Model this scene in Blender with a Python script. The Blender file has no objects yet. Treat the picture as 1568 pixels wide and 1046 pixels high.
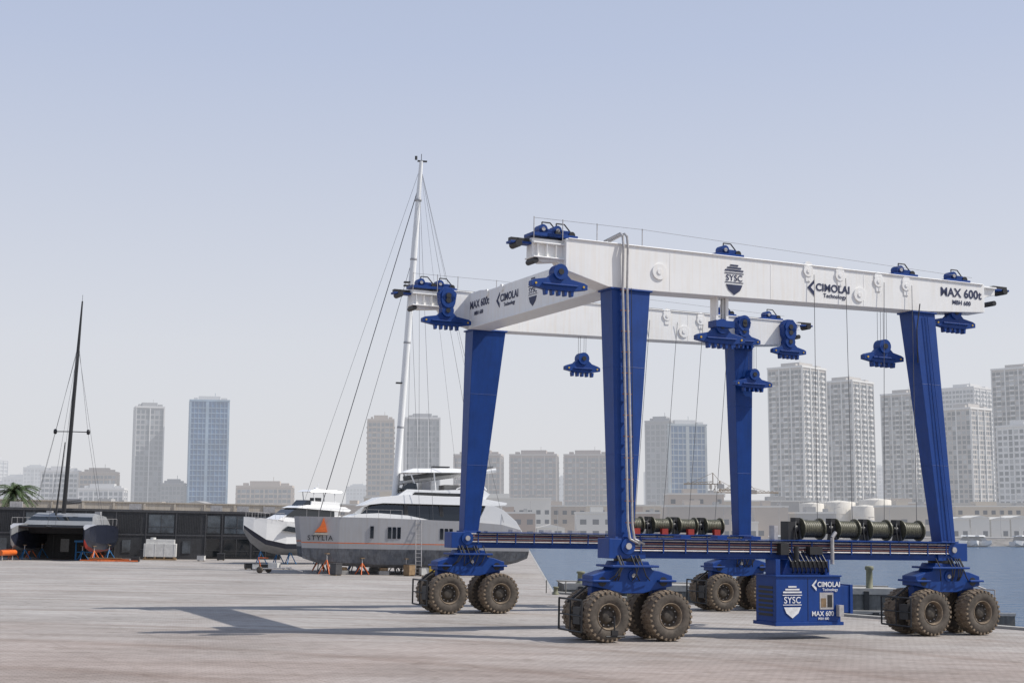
import bpy, math, random
from mathutils import Vector, Matrix
random.seed(7)
S=bpy.context.scene
TILT=0.0195
# ------------------------------------------------------------ materials
def nt(m):
    m.use_nodes=True; n=m.node_tree; n.nodes.clear(); return n
def mat(name,col,rough=.6,metal=0,nscale=3,namt=.15,bump=0,haze=0,spec=.5,col2=None,bscale=None,streak=0):
    m=bpy.data.materials.new(name); n=nt(m); N=n.nodes; L=n.links
    out=N.new('ShaderNodeOutputMaterial'); p=N.new('ShaderNodeBsdfPrincipled')
    p.inputs['Roughness'].default_value=rough; p.inputs['Metallic'].default_value=metal
    p.inputs['Specular IOR Level'].default_value=spec
    tc=N.new('ShaderNodeTexCoord'); nz=N.new('ShaderNodeTexNoise')
    nz.inputs['Scale'].default_value=nscale; nz.inputs['Detail'].default_value=6; nz.inputs['Roughness'].default_value=.65
    L.new(tc.outputs['Object'],nz.inputs['Vector'])
    cr=N.new('ShaderNodeValToRGB'); cr.color_ramp.elements[0].position=.35; cr.color_ramp.elements[1].position=.65
    c=Vector(col); d=Vector(col2) if col2 else c*(1-namt*2)
    cr.color_ramp.elements[0].color=(*d,1); cr.color_ramp.elements[1].color=(*(c),1)
    L.new(nz.outputs['Fac'],cr.inputs['Fac']); co_=cr.outputs['Color']
    if streak:
        mp=N.new('ShaderNodeMapping'); mp.inputs['Scale'].default_value=(5,5,.35); L.new(tc.outputs['Object'],mp.inputs[0])
        n2=N.new('ShaderNodeTexNoise'); n2.inputs['Scale'].default_value=1.2; n2.inputs['Detail'].default_value=5; L.new(mp.outputs[0],n2.inputs['Vector'])
        r2=N.new('ShaderNodeValToRGB'); r2.color_ramp.elements[0].position=.3; r2.color_ramp.elements[1].position=.55
        k=1-streak; r2.color_ramp.elements[0].color=(k,k*.97,k*.93,1); r2.color_ramp.elements[1].color=(1,1,1,1); L.new(n2.outputs['Fac'],r2.inputs['Fac'])
        mm=N.new('ShaderNodeMix'); mm.data_type='RGBA'; mm.blend_type='MULTIPLY'; mm.inputs[0].default_value=1
        L.new(co_,mm.inputs[6]); L.new(r2.outputs[0],mm.inputs[7]); co_=mm.outputs[2]
    L.new(co_,p.inputs['Base Color'])
    if bump:
        nb=N.new('ShaderNodeTexNoise'); nb.inputs['Scale'].default_value=bscale or nscale*6; nb.inputs['Detail'].default_value=4
        L.new(tc.outputs['Object'],nb.inputs['Vector'])
        b=N.new('ShaderNodeBump'); b.inputs['Strength'].default_value=bump; b.inputs['Distance'].default_value=.05
        L.new(nb.outputs['Fac'],b.inputs['Height']); L.new(b.outputs['Normal'],p.inputs['Normal'])
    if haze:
        e=N.new('ShaderNodeEmission'); e.inputs['Color'].default_value=(.68,.70,.75,1)  # constant glow blended into far materials, imitating distance haze and lifting shaded faces
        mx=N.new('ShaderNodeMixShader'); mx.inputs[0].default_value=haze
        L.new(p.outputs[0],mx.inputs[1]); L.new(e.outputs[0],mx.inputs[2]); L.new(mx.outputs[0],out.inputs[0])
    else: L.new(p.outputs[0],out.inputs[0])
    return m
BLUE=mat('blue_paint',(.006,.048,.235),.45,0,1.2,.08,spec=.35,streak=.06)
WHITE=mat('white_crane_paint',(.86,.855,.835),.42,0,.8,.02,streak=.03)
TEXTB=mat('lettering_blue',(.02,.03,.09),.5)
BLACK=mat('black_steel',(.022,.022,.024),.5)
STEEL=mat('grey_pipe_steel',(.50,.48,.47),.4,.2,4,.15)
COPPER=mat('hose_red_brown',(.24,.11,.09),.5)
DUST=mat('dusty_tyre_tread',(.28,.215,.15),.9,0,5,.3,.5,col2=(.14,.105,.075))
TYRE=mat('tyre_rubber',(.12,.098,.078),.85,0,4,.3,.2,col2=(.06,.05,.04))
RIM=mat('dusty_rim',(.09,.075,.06),.7,0,5,.3)
OLIVE=mat('wire_rope_greased',(.15,.145,.095),.5,.1,20,.4)
WIRE=mat('wire_rope',(.12,.12,.13),.5,.3)
REDP=mat('red_motor_paint',(.35,.03,.02),.5)
YEL=mat('yellow_sticker',(.6,.4,.05),.5)
LWHITE=mat('lettering_white',(.85,.85,.85),.5)
CONC=mat('concrete',(.38,.365,.34),.85,0,.6,.15,.3)
CONCD=mat('concrete_stained',(.22,.21,.19),.9,0,.8,.25,.3,streak=.3)
SILV=mat('silver_gelcoat',(.39,.39,.40),.3,0,.4,.03,streak=.04)
GEL=mat('white_gelcoat',(.80,.80,.79),.22,0,.5,.02)
ANTI=mat('antifouling',(.20,.21,.225),.85,0,1.2,.3,.2,col2=(.11,.12,.14),streak=.3)
GREYC=mat('grey_composite',(.24,.245,.25),.4,0,1,.1)
DKHULL=mat('dark_blue_hull',(.018,.022,.038),.3)
ORG=mat('orange_paint',(.75,.16,.03),.45)
GLS=mat('dark_glass',(.012,.015,.018),.06,0,1,.1,spec=.8)
TEAK=mat('grey_deck',(.35,.33,.30),.8)
CARB=mat('carbon_spar',(.02,.02,.022),.35)
CHAR=mat('charcoal_cladding',(.045,.046,.05),.55,0,1.5,.15,streak=.2)
CHAR2=mat('charcoal_trim',(.07,.07,.075),.5)
SAND=mat('sand_render',(.50,.45,.38),.9,0,.3,.08,streak=.15)
WOOD=mat('timber',(.30,.20,.11),.8,0,3,.2)
BLUEP=mat('blue_stand_paint',(.02,.16,.38),.5)
TANKW=mat('white_plastic',(.66,.65,.62),.5,0,2,.1)
LEAF=mat('palm_leaf',(.085,.13,.045),.7,0,2,.3)
TRUNK=mat('palm_trunk',(.16,.12,.08),.9,0,6,.3,.5)
# ------------------------------------------------------------ mesh builder
class MB:
    def __init__(s): s.v=[];s.f=[];s.m=[];s.s=[];s.mats=[]
    def mi(s,m):
        if m not in s.mats: s.mats.append(m)
        return s.mats.index(m)
    def add(s,vs,fs,m,smooth=False):
        o=len(s.v); s.v+= [tuple(v) for v in vs]; i=s.mi(m)
        for f in fs: s.f.append([o+k for k in f]); s.m.append(i); s.s.append(smooth)
    def hexa(s,b,t,m):
        s.add(list(b)+list(t),[(3,2,1,0),(4,5,6,7),(0,1,5,4),(1,2,6,5),(2,3,7,6),(3,0,4,7)],m)
    def box(s,c,sz,m,rz=0,ry=0,rx=0):
        x,y,z=[k/2 for k in sz]
        R=Matrix.Rotation(rz,3,'Z')@Matrix.Rotation(ry,3,'Y')@Matrix.Rotation(rx,3,'X'); C=Vector(c)
        P=[C+R@Vector(p) for p in [(-x,-y,-z),(x,-y,-z),(x,y,-z),(-x,y,-z),(-x,-y,z),(x,-y,z),(x,y,z),(-x,y,z)]]
        s.hexa(P[:4],P[4:],m)
    def bx(s,x0,x1,y0,y1,z0,z1,m): s.box(((x0+x1)/2,(y0+y1)/2,(z0+z1)/2),(x1-x0,y1-y0,z1-z0),m)
    def cyl(s,a,b,r,m,seg=12,r1=None,caps=True,smooth=True):
        a=Vector(a);b=Vector(b); d=(b-a).normalized()
        u=d.orthogonal().normalized(); w=d.cross(u); r1=r if r1 is None else r1
        V=[];
        for k in range(seg):
            t=2*math.pi*k/seg; e=u*math.cos(t)+w*math.sin(t); V+= [a+e*r,b+e*r1]
        F=[(2*k,2*((k+1)%seg),2*((k+1)%seg)+1,2*k+1) for k in range(seg)]
        s.add(V,F,m,smooth)
        if caps:
            s.add([V[2*k] for k in range(seg)],[list(range(seg))[::-1]],m); s.add([V[2*k+1] for k in range(seg)],[list(range(seg))],m)
    def tube(s,pts,r,m,seg=6):
        for a,b in zip(pts[:-1],pts[1:]): s.cyl(a,b,r,m,seg)
    def prism(s,pts,y0,y1,m,plane='xz'):
        n=len(pts)
        if plane=='xz': V=[(p[0],y0,p[1]) for p in pts]+[(p[0],y1,p[1]) for p in pts]
        elif plane=='yz': V=[(y0,p[0],p[1]) for p in pts]+[(y1,p[0],p[1]) for p in pts]
        else: V=[(p[0],p[1],y0) for p in pts]+[(p[0],p[1],y1) for p in pts]
        F=[list(range(n)),list(range(n,2*n))[::-1]]+[(k,(k+1)%n,n+(k+1)%n,n+k) for k in range(n)]
        s.add(V,F,m)
    def lathe(s,prof,c,m,seg=36,smooth=True,axis='y'):
        V=[];n=len(prof)
        for k in range(seg):
            t=2*math.pi*k/seg
            for r,a in prof:
                if axis=='y': V.append((c[0]+r*math.cos(t),c[1]+a,c[2]+r*math.sin(t)))
                elif axis=='x': V.append((c[0]+a,c[1]+r*math.cos(t),c[2]+r*math.sin(t)))
                else: V.append((c[0]+r*math.cos(t),c[1]+r*math.sin(t),c[2]+a))
        F=[(k*n+j,((k+1)%seg)*n+j,((k+1)%seg)*n+j+1,k*n+j+1) for k in range(seg) for j in range(n-1)]
        s.add(V,F,m,smooth)
    def loft(s,secs,mats,smooth=True):
        n=len(secs[0])
        for a,b in zip(secs[:-1],secs[1:]):
            for j in range(n):
                k=(j+1)%n; s.add([a[j],a[k],b[k],b[j]],[(0,1,2,3)],mats[j] if isinstance(mats,list) else mats,smooth)
        for q in (secs[0],secs[-1]): s.add(q,[list(range(n))],mats[0] if isinstance(mats,list) else mats)
    def build(s,name,parent=None,bevel=0,recalc=True,weld=False):
        me=bpy.data.meshes.new(name); me.from_pydata(s.v,[],s.f)
        for m in s.mats: me.materials.append(m)
        me.polygons.foreach_set('material_index',s.m); me.polygons.foreach_set('use_smooth',s.s)
        me.update()
        import bmesh
        b=bmesh.new(); b.from_mesh(me)
        if weld: bmesh.ops.remove_doubles(b,verts=b.verts,dist=.0005)
        if recalc: bmesh.ops.recalc_face_normals(b,faces=b.faces)
        b.to_mesh(me); b.free()
        o=bpy.data.objects.new(name,me); S.collection.objects.link(o)
        if parent: o.parent=parent
        if bevel:
            md=o.modifiers.new('bevel','BEVEL'); md.width=bevel; md.segments=2; md.limit_method='ANGLE'
        return o
def yard(name,X,Y,yaw=0):
    e=bpy.data.objects.new(name,None); S.collection.objects.link(e); e.empty_display_size=.5
    e.matrix_world=Matrix.Translation((X,Y,-TILT*X))@Matrix.Rotation(TILT,4,'Y')@Matrix.Rotation(math.radians(yaw),4,'Z')
    return e
def level(name,X,Y,Z=0,yaw=0):
    e=bpy.data.objects.new(name,None); S.collection.objects.link(e)
    e.matrix_world=Matrix.Translation((X,Y,Z))@Matrix.Rotation(math.radians(yaw),4,'Z'); return e
def text(body,name,parent,loc,size,m,rot=(math.pi/2,0,0),bold=.012,align='LEFT'):
    c=bpy.data.curves.new(name,'FONT'); c.body=body; c.size=size; c.extrude=.004; c.offset=bold*.45; c.align_x=align; c.space_character=1.04
    c.materials.append(m); o=bpy.data.objects.new(name,c); S.collection.objects.link(o)
    o.parent=parent; o.location=loc; o.rotation_euler=rot; return o
# ============================================================ TRAVEL LIFT CRANE
cr=yard('travel_lift_crane',4.93,62.2,24.8)
LX,LY=17.3,17.6
w=MB()
w.lathe([(.56,-.36),(.62,-.40),(.72,-.425),(.86,-.425),(.97,-.39),(1.02,-.36)],(0,0,0),TYRE,44)
w.lathe([(1.02,-.36),(1.045,-.25),(1.05,0),(1.045,.25),(1.02,.36)],(0,0,0),DUST,44)
w.lathe([(1.02,.36),(.97,.39),(.86,.425),(.72,.425),(.62,.40),(.56,.36)],(0,0,0),TYRE,44)
for sg in(-1,1):
    w.lathe([(.57,.35*sg),(.55,.385*sg),(.52,.38*sg),(.50,.28*sg),(.47,.12*sg)],(0,0,0),DUST,32)
    w.lathe([(.47,.12*sg),(.30,.10*sg),(.27,.2*sg),(.2,.24*sg),(0,.24*sg)],(0,0,0),RIM,32)
    for k in range(10):
        t=k*.6283; w.cyl((.38*math.cos(t),.10*sg,.38*math.sin(t)),(.38*math.cos(t),.15*sg,.38*math.sin(t)),.03,STEEL,6)
nl=28
for k in range(nl):
    for sg in(-1,1):
        t=2*math.pi*(k+(.5 if sg>0 else 0))/nl
        V=[]
        for r in(1.03,1.09):
            for (a,y) in((t-.055,.03*sg),(t+.045,.03*sg),(t+.115,.40*sg),(t-.0,.40*sg)):
                rr=r-(.045 if abs(y)>.3 else 0); V.append((rr*math.cos(a),y,rr*math.sin(a)))
        w.hexa(V[:4],V[4:],DUST)
        V=[]
        for y in(.37*sg,.425*sg):
            for(a,r) in((t+.0,1.045),(t+.11,1.045),(t+.095,.94),(t+.02,.94)): V.append((r*math.cos(a),y,r*math.sin(a)))
        w.hexa(V[:4],V[4:],DUST)
wheel0=w.build('tyre_wheel',cr); first=True
def wheel(x,y):
    global first
    if first: o=wheel0; first=False
    else:
        o=bpy.data.objects.new('tyre_wheel',wheel0.data); S.collection.objects.link(o); o.parent=cr
    o.location=(x,y,1.075); o.rotation_euler=(0,random.random()*6,0)
corners={'B':(0,0),'A':(0,LY),'C':(LX,LY),'D':(LX,0)}
for kk,(cx,cy) in corners.items():
    for dx in(-1.5,1.5):
        for dy in(-.78,.78): wheel(cx+dx,cy+dy)
    b=MB()
    b.prism([(cx+p,q) for p,q in[(-1.95,2.3),(-1.95,2.75),(-1.3,2.95),(-.95,3.0),(-.75,3.36),(.75,3.36),(.95,3.0),(1.3,2.95),(1.95,2.75),(1.95,2.3),(1.25,2.18),(.5,2.0),(-.5,2.0),(-1.25,2.18)]],cy-.5,cy+.5,BLUE)
    b.bx(cx-1.15,cx+1.15,cy-.75,cy+.75,3.10,3.2,BLUE)
    b.bx(cx-2.05,cx-1.2,cy-.7,cy+.7,2.48,2.58,BLUE); b.bx(cx+1.2,cx+2.05,cy-.7,cy+.7,2.48,2.58,BLUE)
    for dx in(-1.5,1.5):
        b.prism([(cx+dx-.35,2.35),(cx+dx+.35,2.35),(cx+dx+.28,.8),(cx+dx-.28,.8)],cy-.2,cy+.2,BLUE)
        b.cyl((cx+dx,cy-.62,1.075),(cx+dx,cy+.62,1.075),.22,BLACK,14)
        b.cyl((cx+dx,cy-.52,2.5),(cx+dx,cy+.52,2.5),.2,BLACK,14)
    b.cyl((cx,cy-.56,2.75),(cx,cy+.56,2.75),.24,BLUE,18); b.cyl((cx,cy-.6,2.75),(cx,cy+.6,2.75),.1,STEEL,12)
    b.cyl((cx,cy,3.36),(cx,cy,3.5),.6,BLACK,20)
    b.build('bogie_frame',cr,.025)
    f=MB()
    for x in(cx-2.75,):
        f.tube([(x,cy-1.05,.45),(x,cy+1.05,.45),(x,cy+1.05,1.75),(x,cy-1.05,1.75),(x,cy-1.05,.45)],.045,BLACK)
        f.tube([(x,cy,.45),(x,cy,1.75)],.035,BLACK); f.tube([(x,cy-1.05,1.1),(x,cy+1.05,1.1)],.03,BLACK)
        f.tube([(x,cy-.3,1.1),(cx-1.6,cy,1.1)],.05,BLACK); f.tube([(x,cy+.3,1.6),(cx-1.8,cy,2.4)],.05,BLACK)
        f.box((x+.15,cy-.5,1.1),(.25,.6,.7),BLACK)
    if kk=='D':
        x=cx+2.8; f.tube([(x,cy-.6,.4),(x,cy+1.05,.4),(x,cy+1.05,2.1),(x,cy-.6,2.1),(x,cy-.6,.4)],.03,STEEL); f.tube([(cx+1.8,cy,2.4),(x,cy,2.1)],.04,STEEL)
    for k in range(7):
        a=random.uniform(-.9,.9); b2=a+random.uniform(-.6,.6)
        f.tube([(cx+a,cy-.55,3.6),(cx+a+.1,cy-.72,3.2),(cx+(a+b2)/2,cy-.75,2.75),(cx+b2,cy-.6,2.55)],.028,BLACK,5)
    f.build('wheel_guard_and_hoses',cr)
    if kk=='B':
        f=MB(); f.tube([(cx-1.5,cy-1.2,1.07),(cx-1.5,cy-1.6,1.07),(cx-1.5,cy-1.62,.3)],.035,BLACK); f.tube([(cx-1.9,cy-1.62,.3),(cx-1.0,cy-1.62,.3)],.045,BLACK); f.box((cx-1.5,cy-1.62,.45),(.3,.12,.2),BLACK); f.build('guide_sensor',cr)
def legm(bc,bw,tc_,tw,zb,zt):
    m=MB(); B=[(bc[0]+sx*bw[0]/2,bc[1]+sy*bw[1]/2,zb) for sx,sy in((-1,-1),(1,-1),(1,1),(-1,1))]
    T=[(tc_[0]+sx*tw[0]/2,tc_[1]+sy*tw[1]/2,zt) for sx,sy in((-1,-1),(1,-1),(1,1),(-1,1))]
    m.hexa(B,T,BLUE)
    for k in(.33,.68):
        z=zb+(zt-zb)*k; c=[bc[i]*(1-k)+tc_[i]*k for i in(0,1)]; ww=[bw[i]*(1-k)+tw[i]*k for i in(0,1)]
        m.box((c[0],c[1],z),(ww[0]+.02,ww[1]+.02,.03),BLUE)
    m.box((tc_[0],tc_[1],zt-.04),(tw[0]+.16,tw[1]+.16,.08),BLUE)
    m.box((bc[0],bc[1],zb+.05),(bw[0]+.2,bw[1]+.2,.1),BLUE)
    return m.build('leg',cr,.025)
legm((-.35,0),(.85,.72),(.2,.8),(1.95,1.1),4.3,15.3)
legm((0,LY),(.85,.72),(.4,16.8),(1.95,1.1),4.3,15.3)
legm((17.5,0),(.85,.72),(16.77,.8),(1.35,1.05),4.3,15.6)
legm((17.7,LY),(.85,.72),(16.95,16.8),(1.3,1.05),4.3,15.6)
for yy in(0,LY):
    m=MB(); m.bx(-.8,18.2,yy-.4,yy+.4,3.5,4.3,BLUE)
    m.bx(-.85,18.25,yy-.46,yy+.46,4.24,4.312,BLUE); m.bx(-.85,18.25,yy-.46,yy+.46,3.488,3.55,BLUE)
    for x in(-.3,17.6): 
        m.bx(x-.9,x+.9,yy-.52,yy+.52,3.47,4.32,BLUE)
        m.cyl((x,yy-.6,4.0),(x,yy+.6,4.0),.34,BLUE,20); m.cyl((x,yy-.66,4.0),(x,yy+.66,4.0),.14,STEEL,12)
    m.build('lower_side_beam',cr,.02)
    d=MB()
    xs=[9.6,11.6,13.45,15.4] if yy==0 else [10.2,12.05,13.8,15.6]
    for x in xs:
        d.cyl((x-.52,yy,4.88),(x+.52,yy,4.88),.37,OLIVE,22)
        for k in range(9): d.lathe([(.37,-.05),(.40,0),(.37,.05)],(x-.46+k*.115,yy,4.88),OLIVE,20,axis='x')
        for xx in(x-.56,x+.56): d.cyl((xx-.03,yy,4.88),(xx+.03,yy,4.88),.50,OLIVE,22)
        d.cyl((x+.59,yy,4.88),(x+.66,yy,4.88),.36,BLACK,18)
        for xx in(x-.72,): 
            d.prism([(yy-.35,4.3),(yy+.35,4.3),(yy+.15,5.2),(yy-.15,5.2)],xx-.05,xx+.05,BLACK,'yz')
            d.cyl((xx-.3,yy,4.88),(xx,yy,4.88),.22,BLACK,14)
            d.box((xx-.1,yy,5.25),(.22,.4,.25),BLACK)
            d.tube([(xx-.2,yy-.2,5.2),(xx-.35,yy-.35,4.9),(xx-.3,yy-.4,4.4)],.04,BLACK,5)
        d.bx(x-.9,x+.9,yy-.42,yy+.42,4.315,4.39,BLUE)
    if yy==LY:
        for x in xs: d.bx(x-.25,x+.15,yy-.7,yy-.45,4.35,4.7,REDP)
    else:
        d.bx(8.2,8.6,-.3,.3,4.32,5.2,BLACK); d.bx(7.5,7.7,-.2,.2,4.32,5.0,STEEL)
    d.build('winch_drums',cr)
    p=MB()
    for i,(dz,mm) in enumerate(((0,STEEL),(.1,COPPER),(.2,STEEL),(.3,COPPER),(.42,STEEL))):
        y0=yy-.56
        p.tube([(-.1,y0,3.82+dz),(17.6,y0,3.82+dz)],.033,mm)
    for k in range(16): p.bx(.3+k*1.12,.36+k*1.12,yy-.6,yy-.47,3.72,4.32,BLUE)
    p.bx(.3,17.7,yy-.75,yy-.45,4.34,4.37,BLUE)
    for x in(2.5,4.4,6.2): p.bx(x,x+.5,yy-.3,yy+.3,4.33,4.5,STEEL if yy else BLUE)
    p.build('hydraulic_pipes',cr)
def beam(yc,x0,x1,noseL,noseR):
    m=MB()
    pts=[(x0,15.85),(x0+2.1,15.3),(1.6,15.3),(17.0,15.62),(x1,15.85),(x1,17.27),(-.5,17.25),(x0,17.25)]
    m.prism(pts,yc-.6,yc+.6,WHITE)
    for x in(2.15,7.6,13.0): m.bx(x,x+.05,yc-.61,yc+.61,15.34+.018*x,17.24,WHITE)
    m.bx(x0+.1,x1-.1,yc-.66,yc+.66,17.235,17.285,WHITE)
    m.prism([(noseL,16.35),(noseL+.5,16.15),(x0-.25,16.25),(x0+.05,15.9),(x0+.05,17.2),(noseL+.9,17.2),(noseL,17.2)],yc-.28,yc+.28,WHITE)
    m.bx(noseL,x0,yc-.45,yc+.45,16.95,17.02,WHITE); m.bx(noseL,x0,yc-.45,yc+.45,16.32,16.39,WHITE)
    for k in range(3): m.bx(noseL+.2+k*.45,noseL+.24+k*.45,yc-.43,yc+.43,16.39,16.95,WHITE)
    m.prism([(x1-.05,16.45),(x1+.5,16.75),(noseR,16.85),(noseR,17.25),(x1-.05,17.25)],yc-.28,yc+.28,WHITE)
    m.bx(x1,noseR,yc-.42,yc+.42,17.15,17.24,WHITE)
    m.build('upper_side_beam',cr,.03)
    k=MB()
    for nx,dr,zo in((noseL,-1,0),(noseR,1,.22)):
        k.box((nx+dr*.5,yc,16.95+zo),(1.0,.5,.1),BLUE); k.cyl((nx+dr*.65,yc-.35,16.88+zo),(nx+dr*.65,yc+.35,16.88+zo),.16,BLACK,12)
        k.box((nx+dr*.5,yc,17.08+zo),(.9,.3,.16),BLACK)
        k.cyl((nx-dr*.15,yc-.4,16.2+zo),(nx-dr*.15,yc+.4,16.2+zo),.13,BLACK,12)
    k.build('end_buffers',cr,.01)
    q=MB(); fy=yc-.6
    for x,z,r in((1.6,16.2,.36),(12.75,16.1,.34),(9.75,16.98,.27),(11.6,16.93,.27),(13.9,16.85,.27),(15.6,16.8,.27)):
        q.cyl((x,fy-.06,z),(x,fy,z),r,WHITE,28); q.cyl((x,fy-.09,z),(x,fy-.06,z),r*.35,WHITE,16)
        if z>16.5:
            q.cyl((x,fy-.04,z+.22),(x,fy+.25,z+.22),.24,WHITE,20); q.prism([(x-.2,z+.1),(x+.2,z+.1),(x+.13,z-.5),(x-.13,z-.5)],fy-.035,fy,WHITE)
    q.build('rope_sheaves',cr)
    t=MB()
    for x in(noseL+.7,x0-.1,5.5,15.75,19.1):
        zt=17.27
        t.bx(x-.75,x+.75,yc-.45,yc+.45,zt+.02,zt+.16,BLUE); t.box((x+.05,yc,zt+.28),(.8,.5,.22),BLUE)
        t.cyl((x-.15,yc-.25,zt+.36),(x-.15,yc+.25,zt+.36),.22,BLUE,18); t.cyl((x-.15,yc-.3,zt+.36),(x-.15,yc+.3,zt+.36),.09,STEEL,10)
        t.cyl((x+.55,yc-.3,zt+.22),(x+.55,yc+.3,zt+.22),.15,BLACK,12)
        t.tube([(x-.1,yc,zt+.5),(x-.1,yc,zt+.72),(x+.3,yc,zt+.72),(x+.75,yc,zt+.25)],.03,BLACK)
    t.build('hoist_trolleys',cr)
    r=MB()
    for x in(noseL,noseL+1.4,-1.5,.8): r.cyl((x,yc-.45,17.15),(x,yc-.45,18.1),.022,STEEL,6)
    r.tube([(noseL,yc-.45,18.05),(.8,yc-.45,18.07),(20,yc-.4,17.6)],.009,WIRE,4)
    r.tube([(noseL,yc,17.41),(x1,yc,17.42)],.018,WIRE,4); r.tube([(noseL,yc+.2,17.45),(x1,yc+.2,17.44)],.018,WIRE,4)
    r.build('lifeline_and_ropes',cr)
beam(.8,-3.1,20.6,-4.6,21.6)
beam(16.8,-2.2,20.2,-4.1,21.2)
m=MB()
m.prism([(1.4,15.3),(16.2,15.3),(16.2,17.2),(14.8,17.2),(13.5,17.05),(3.2,17.05),(1.4,17.2)],-.85,.35,WHITE,'yz')
m.prism([(1.4,15.75),(1.4,17.1),(3.4,17.1),(2.4,15.75)],-1.9,-.85,WHITE,'yz')
for y in(4.2,9,13.6): m.bx(-.865,.36,y,y+.05,15.32,17.03,WHITE)
m.bx(-.95,.45,1.4,16.2,15.24,15.3,WHITE)
for y in(13.8,11.9): m.cyl((-.93,y,16.9),(-.85,y,16.9),.2,WHITE,18)
m.build('upper_cross_beam',cr,.03)
def shield(px,pz,sc,face,mt,name):
    g=MB(); pl,c0=face
    def P(pts): g.prism([(px+a*sc*(1 if pl=='xz' else -1),pz+b*sc) for a,b in pts],c0-.02,c0-.008,mt,pl)
    for i,(wd,z) in enumerate(((.22,.66),(.38,.54),(.5,.42))): P([(-wd,z-.035),(wd,z-.035),(wd,z+.035),(-wd,z+.035)])
    P([(-.52,.31),(.52,.31),(.52,.275),(-.52,.275)]); P([(-.5,-.15),(.5,-.15),(.5,-.12),(-.5,-.12)])
    P([(-.45,-.24),(.45,-.24),(.32,-.5),(0,-.72),(-.32,-.5)])
    g.build(name,cr)
    if pl=='xz': text('SYSC','shield_letters',cr,(px,c0-.015,pz-.06*sc),.40*sc,mt,align='CENTER',bold=.008)
    else: text('SYSC','shield_letters',cr,(c0-.015,px,pz-.06*sc),.40*sc,mt,rot=(math.pi/2,0,-math.pi/2),align='CENTER',bold=.008)
def maker(px,pz,sc,face,mt):
    pl,c0=face; sg=1 if pl=='xz' else -1
    g=MB(); g.prism([(px,pz+.2*sc),(px+sg*.42*sc,pz+.62*sc),(px+sg*.42*sc,pz+.45*sc),(px+sg*.2*sc,pz+.22*sc),(px+sg*.42*sc,pz+.02*sc),(px+sg*.42*sc,pz-.2*sc)],c0-.02,c0-.008,mt,pl)
    g.build('arrow_logo',cr)
    if pl=='xz':
        text('CIMOLAI','maker_letters',cr,(px+.5*sc,c0-.015,pz+.1*sc),.50*sc,mt,bold=.03*sc); text('Technology','maker_letters_small',cr,(px+.95*sc,c0-.015,pz-.2*sc),.28*sc,mt,bold=.008*sc)
    else:
        R=(math.pi/2,0,-math.pi/2)
        text('CIMOLAI','maker_letters',cr,(c0-.015,px-.5*sc,pz+.1*sc),.54*sc,mt,rot=R,bold=.03*sc); text('Technology','maker_letters_small',cr,(c0-.015,px-.95*sc,pz-.2*sc),.28*sc,mt,rot=R,bold=.008*sc)
F1=('xz',.2)
shield(5.6,16.2,1.0,F1,TEXTB,'shield_logo'); maker(9.7,16.0,.98,F1,TEXTB)
text('MAX 600t','model_letters',cr,(17.75,.185,16.5),.60,TEXTB,bold=.03); text('MBH 600','model_letters_small',cr,(18.5,.185,16.12),.3,TEXTB,bold=.012)
F2=('yz',-.85)
maker(12.6,16.1,1.0,F2,TEXTB); shield(8.2,16.2,1.0,F2,TEXTB,'shield_logo')
R=(math.pi/2,0,-math.pi/2)
text('MAX 600t','model_letters',cr,(-.865,16.1,16.3),.58,TEXTB,rot=R,bold=.025); text('MBH 600','model_letters_small',cr,(-.865,15.5,15.9),.3,TEXTB,rot=R,bold=.01)
def hook(x,y,zb,zc,ztop,wd=2.6,big=False):
    m=MB(); t=.16
    m.prism([(x-wd/2,zb+.22),(x-wd/2,zb+.42),(x-wd/2+.15,zb+.5),(x-.55,zb+.62),(x-.3,zb+.85),(x+.3,zb+.85),(x+.55,zb+.62),(x+wd/2-.15,zb+.5),(x+wd/2,zb+.42),(x+wd/2,zb+.22),(x+wd/2-.7,zb+.1),(x-wd/2+.7,zb+.1)],y-t,y+t,BLUE)
    m.bx(x-wd/2+.5,x+wd/2-.5,y-.25,y+.25,zb+.3,zb+.36,BLUE)
    for dx in(-.62,-.3,0,.3,.62):
        m.prism([(x+dx-.08,zb+.12),(x+dx+.08,zb+.12),(x+dx+.05,zb-.12),(x+dx-.05,zb-.12)],y-.14,y+.14,BLUE)
    for dx in(-wd/2+.2,wd/2-.2): m.cyl((x+dx,y-t-.03,zb+.33),(x+dx,y+t+.03,zb+.33),.05,YEL,10)
    m.cyl((x,y-.26,zb+.9),(x,y+.26,zb+.9),.34,BLUE,22); m.cyl((x,y-.3,zb+.9),(x,y+.3,zb+.9),.13,BLACK,12)
    if big:
        m.prism([(x-.42,zb+1.3),(x-.5,zc),(x-.2,zc+.3),(x+.2,zc+.3),(x+.5,zc),(x+.42,zb+1.3),(x+.2,zb+.8),(x-.2,zb+.8)],y-.22,y+.22,BLUE)
        for zz in(zc-.15,zb+1.45):
            m.cyl((x,y-.3,zz),(x,y+.3,zz),.40,BLUE,22); m.cyl((x,y-.33,zz),(x,y+.33,zz),.15,BLACK,12)
    m.cyl((x,y-.05,zb+.1),(x,y+.05,zb+.1),.1,STEEL,10)
    for dx in(-.18,.18):
        for dy in(-.12,.12): m.tube([(x+dx,y+dy,zb+1.0),(x+dx,y+dy,ztop)],.014,WIRE,4)
    m.build('hook_block',cr,.012)
hook(-2.4,15.7,15.15,17.0,17.0,2.8,True)
hook(-3.6,-.1,14.75,0,15.9,2.7)
hook(6.4,16.8,13.25,0,15.5,2.2)
hook(5.2,.8,13.15,14.1,15.4,2.6,False)
hook(16.6,15.9,15.45,16.9,17,2.4,True)
hook(19.9,15.9,15.05,17.0,17,2.4,True)
hook(17.4,16.0,12.95,0,15.5,2.6)
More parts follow.
